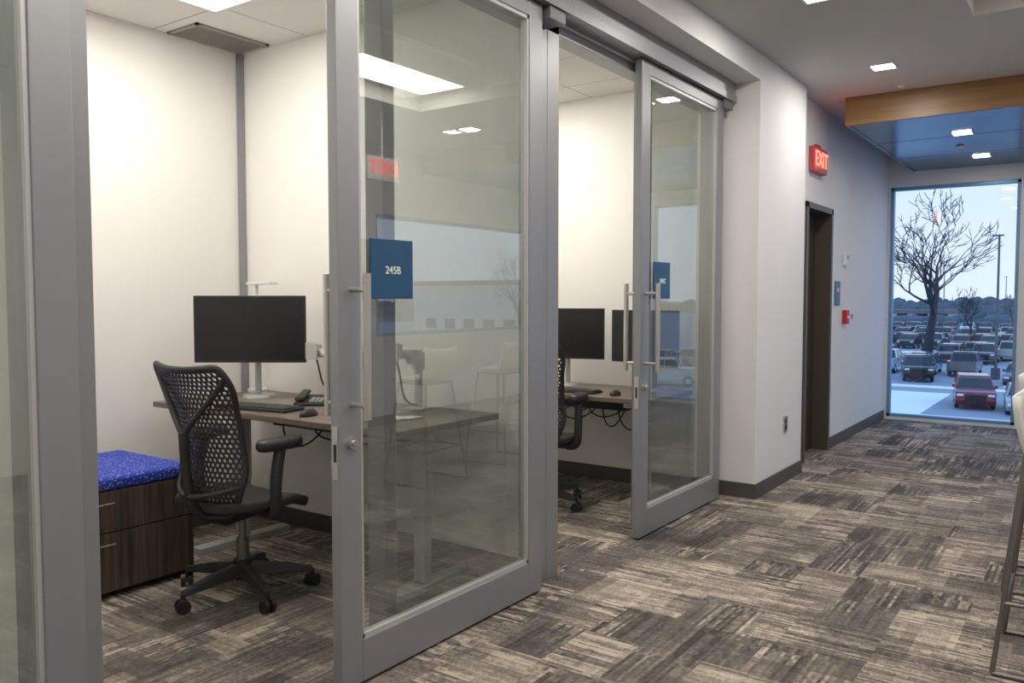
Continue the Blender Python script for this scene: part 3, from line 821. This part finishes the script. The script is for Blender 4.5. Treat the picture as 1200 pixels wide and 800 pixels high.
for i, (k_, c_) in enumerate((('suv', 'grey'), ('sedan', 'white'), ('suv', 'black'), ('sedan', 'blue'), ('suv', 'silver'), ('pickup', 'white'))):
    car(k_, c_, 26+i*3.0, 66, 0.0); car(k_, c_, 52+i*1.0, 60+i*3.0, 1.57)
rnd = random.Random(3)
lamps = ((-3.96, 69.3), (-20, 160), (-14, 200))
for ry, sgn in ((66, 1), (72, -1), (86, 1), (92, -1), (108, 1), (114, -1), (132, 1), (138, -1), (163, 1), (169, -1)):
    xa = 2.14-0.205*ry-2; xb = 2.14-0.06*ry+2
    x = xa
    while x < xb:
        if rnd.random() < 0.90 and not (ry == 66 and abs(x+8.6) < 2.6) and not (ry in (86, 92) and abs(x+11.9) < 2) and not any(abs(x-a) < 1.5 and abs(ry-c) < 3 for a, c in lamps):
            car(rnd.choice(['suv', 'sedan', 'suv', 'pickup' if ry > 70 else 'suv']), rnd.choice(['white', 'silver', 'black', 'grey', 'blue', 'black', 'grey', 'grey', 'maroon' if ry > 80 else 'grey']), x, ry+rnd.uniform(-.3, .3), (0 if sgn > 0 else math.pi)+rnd.uniform(-.03, .03))
        x += 2.8

def tree(name, loc, height, seed, trunk_r=0.38, depth=6, lean=(0.06, 0.0)):
    rn = random.Random(seed)
    cu = D.curves.new(name, 'CURVE'); cu.dimensions = '3D'; cu.bevel_depth = 1.0; cu.bevel_resolution = 1; cu.resolution_u = 2
    def branch(p, d, ln, r, lvl):
        n = 5; pts = [(p.copy(), r)]; q = p.copy(); dd = d.copy()
        for i in range(n):
            j = 0.16 if lvl > 0 else 0.05
            dd = (dd+Vector((rn.uniform(-j, j), rn.uniform(-j, j), rn.uniform(-j*0.4, j*0.8)))).normalized()
            q = q+dd*ln/n; pts.append((q.copy(), r*(1-0.5*(i+1)/n)))
        sp = cu.splines.new('POLY'); sp.points.add(len(pts)-1)
        for i, (a, rr_) in enumerate(pts): sp.points[i].co = (*a, 1); sp.points[i].radius = rr_
        if lvl >= depth: return
        nc = 3 if lvl < 4 else 2
        for k in range(nc+ (1 if lvl == 0 else 0)):
            i = n if k == 0 else rn.randint(2 if lvl else 3, n)
            a, rr_ = pts[i]
            ax = Vector((rn.uniform(-1, 1), rn.uniform(-1, 1), rn.uniform(-0.3, 0.3))).normalized()
            ang = rn.uniform(0.2, 0.45) if k == 0 else rn.uniform(0.5, 1.05)
            nd = (Matrix.Rotation(ang, 3, ax) @ dd); nd.z += 0.10; nd.normalize()
            branch(a, nd, ln*rn.uniform(0.62, 0.80), max(rr_*0.78, 0.032), lvl+1)
    branch(Vector((0, 0, 0)), Vector((lean[0], lean[1], 1)).normalized(), height*0.30, trunk_r, 0)
    cu.materials.append(M['bark'])
    o = D.objects.new(name, cu); COL.objects.link(o); o.location = loc
    return o
tree('bare_tree', (-11.7, 89.4, GZ), 17.5, 11, 0.5, lean=(0.14, 0)).scale = (1.2, 1.2, 1.0)
tree('bare_tree', (-12.0, 125, GZ), 8.0, 5, 0.2, 5)
tree('bare_tree', (-25.0, 118, GZ), 11.0, 8, 0.25, 5)
tree('bare_tree', (-9.0, 150, GZ), 9.0, 15, 0.25, 5)
tree('bare_tree', (62, 92, GZ), 15.0, 21, 0.4, 5)
def street_lamp(x, y, h):
    e = empty('street_lamp', (x, y, GZ+0.022)); b = MB(); b.cyl((0, 0, 0), (0, 0, 0.8), 0.3, n=16); b.cyl((0, 0, 0.8), (0, 0, h), 0.10, 0.07, 12)
    b.box(-0.45, 0.3, -0.14, 0.14, h-0.05, h+0.05)
    b.obj('pole_and_head', [M['polem']], e)
for (a, c) in lamps: street_lamp(a, c, 10.4)
b = MB(); rn = random.Random(2)
for (dist, hh) in ((185, 2.6), (230, 4.2), (330, 5.0), (420, 6.0)):
    x = -230 if dist > 300 else -90
    while x < (180 if dist > 300 else 20):
        w = rn.uniform(2, 6); h_ = hh*rn.uniform(0.7, 1.2)
        vs = []; m_ = 8
        for rr_ in range(4):
            zz = GZ+h_*[0, 0.5, 0.85, 1.0][rr_]; kk = [0.9, 1.0, 0.7, 0.2][rr_]
            for i in range(m_):
                a = 2*math.pi*i/m_; vs.append((x+w*kk*math.cos(a)*rn.uniform(.9, 1.1), dist+w*kk*math.sin(a), zz+rn.uniform(-.3, .3)))
        fs = [(q*m_+i, q*m_+(i+1) % m_, (q+1)*m_+(i+1) % m_, (q+1)*m_+i) for q in range(3) for i in range(m_)]+[tuple(range(3*m_, 4*m_))]
        b.add(vs, fs, 0, True); x += w*1.2
for i in range(30):
    y = 60+i*8; h_ = rn.uniform(5, 8); b.cyl((150, y, GZ), (150, y, GZ+h_), 6, 2, 8)
b.obj('distant_tree_line', [M['tline']])
def building(x, y, w, d, h):
    e = empty('warehouse_building', (x, y, GZ)); b = MB(); b.box(-w/2, w/2, -d/2, d/2, 0, h); b.box(-w/2-0.5, w/2+0.5, -d/2-0.5, d/2+0.5, h, h+0.8, 1)
    k = int(w/4)
    for i in range(k): b.box(-w/2+1+i*4, -w/2+3.2+i*4, -d/2-0.05, -d/2, 1, 2.6, 2)
    b.obj('building_shell', [M['bldg'], M['roof'], M['cglass']], e)
building(-30, 205, 12, 8, 2.6)
building(78, 120, 30, 30, 8)

# ------------------------------------------------------------------ world
w = D.worlds.new('overcast_sky'); SC.world = w; w.use_nodes = True
nt = w.node_tree; bg = nt.nodes['Background']
tc = nt.nodes.new('ShaderNodeTexCoord'); sx = nt.nodes.new('ShaderNodeSeparateXYZ'); cr = nt.nodes.new('ShaderNodeValToRGB')
nt.links.new(tc.outputs['Generated'], sx.inputs[0]); nt.links.new(sx.outputs[2], cr.inputs[0])
cr.color_ramp.elements[0].position = 0.0; cr.color_ramp.elements[0].color = (0.62, 0.70, 0.87, 1)
cr.color_ramp.elements[1].position = 0.5; cr.color_ramp.elements[1].color = (0.34, 0.58, 1.0, 1)
nt.links.new(cr.outputs[0], bg.inputs[0]); bg.inputs[1].default_value = 0.95

# ------------------------------------------------------------------ camera
cam = D.cameras.new('camera'); co = D.objects.new('camera', cam); COL.objects.link(co); SC.camera = co
cam.sensor_width = 36; cam.lens = 970/1200*36; cam.clip_end = 2000
co.location = (2.14, 0, 1.35); co.rotation_euler = (math.radians(90-2.95), 0, math.radians(35.4))
SC.view_settings.view_transform = 'Standard'; SC.view_settings.look = 'None'
SC.view_settings.exposure = 0.6
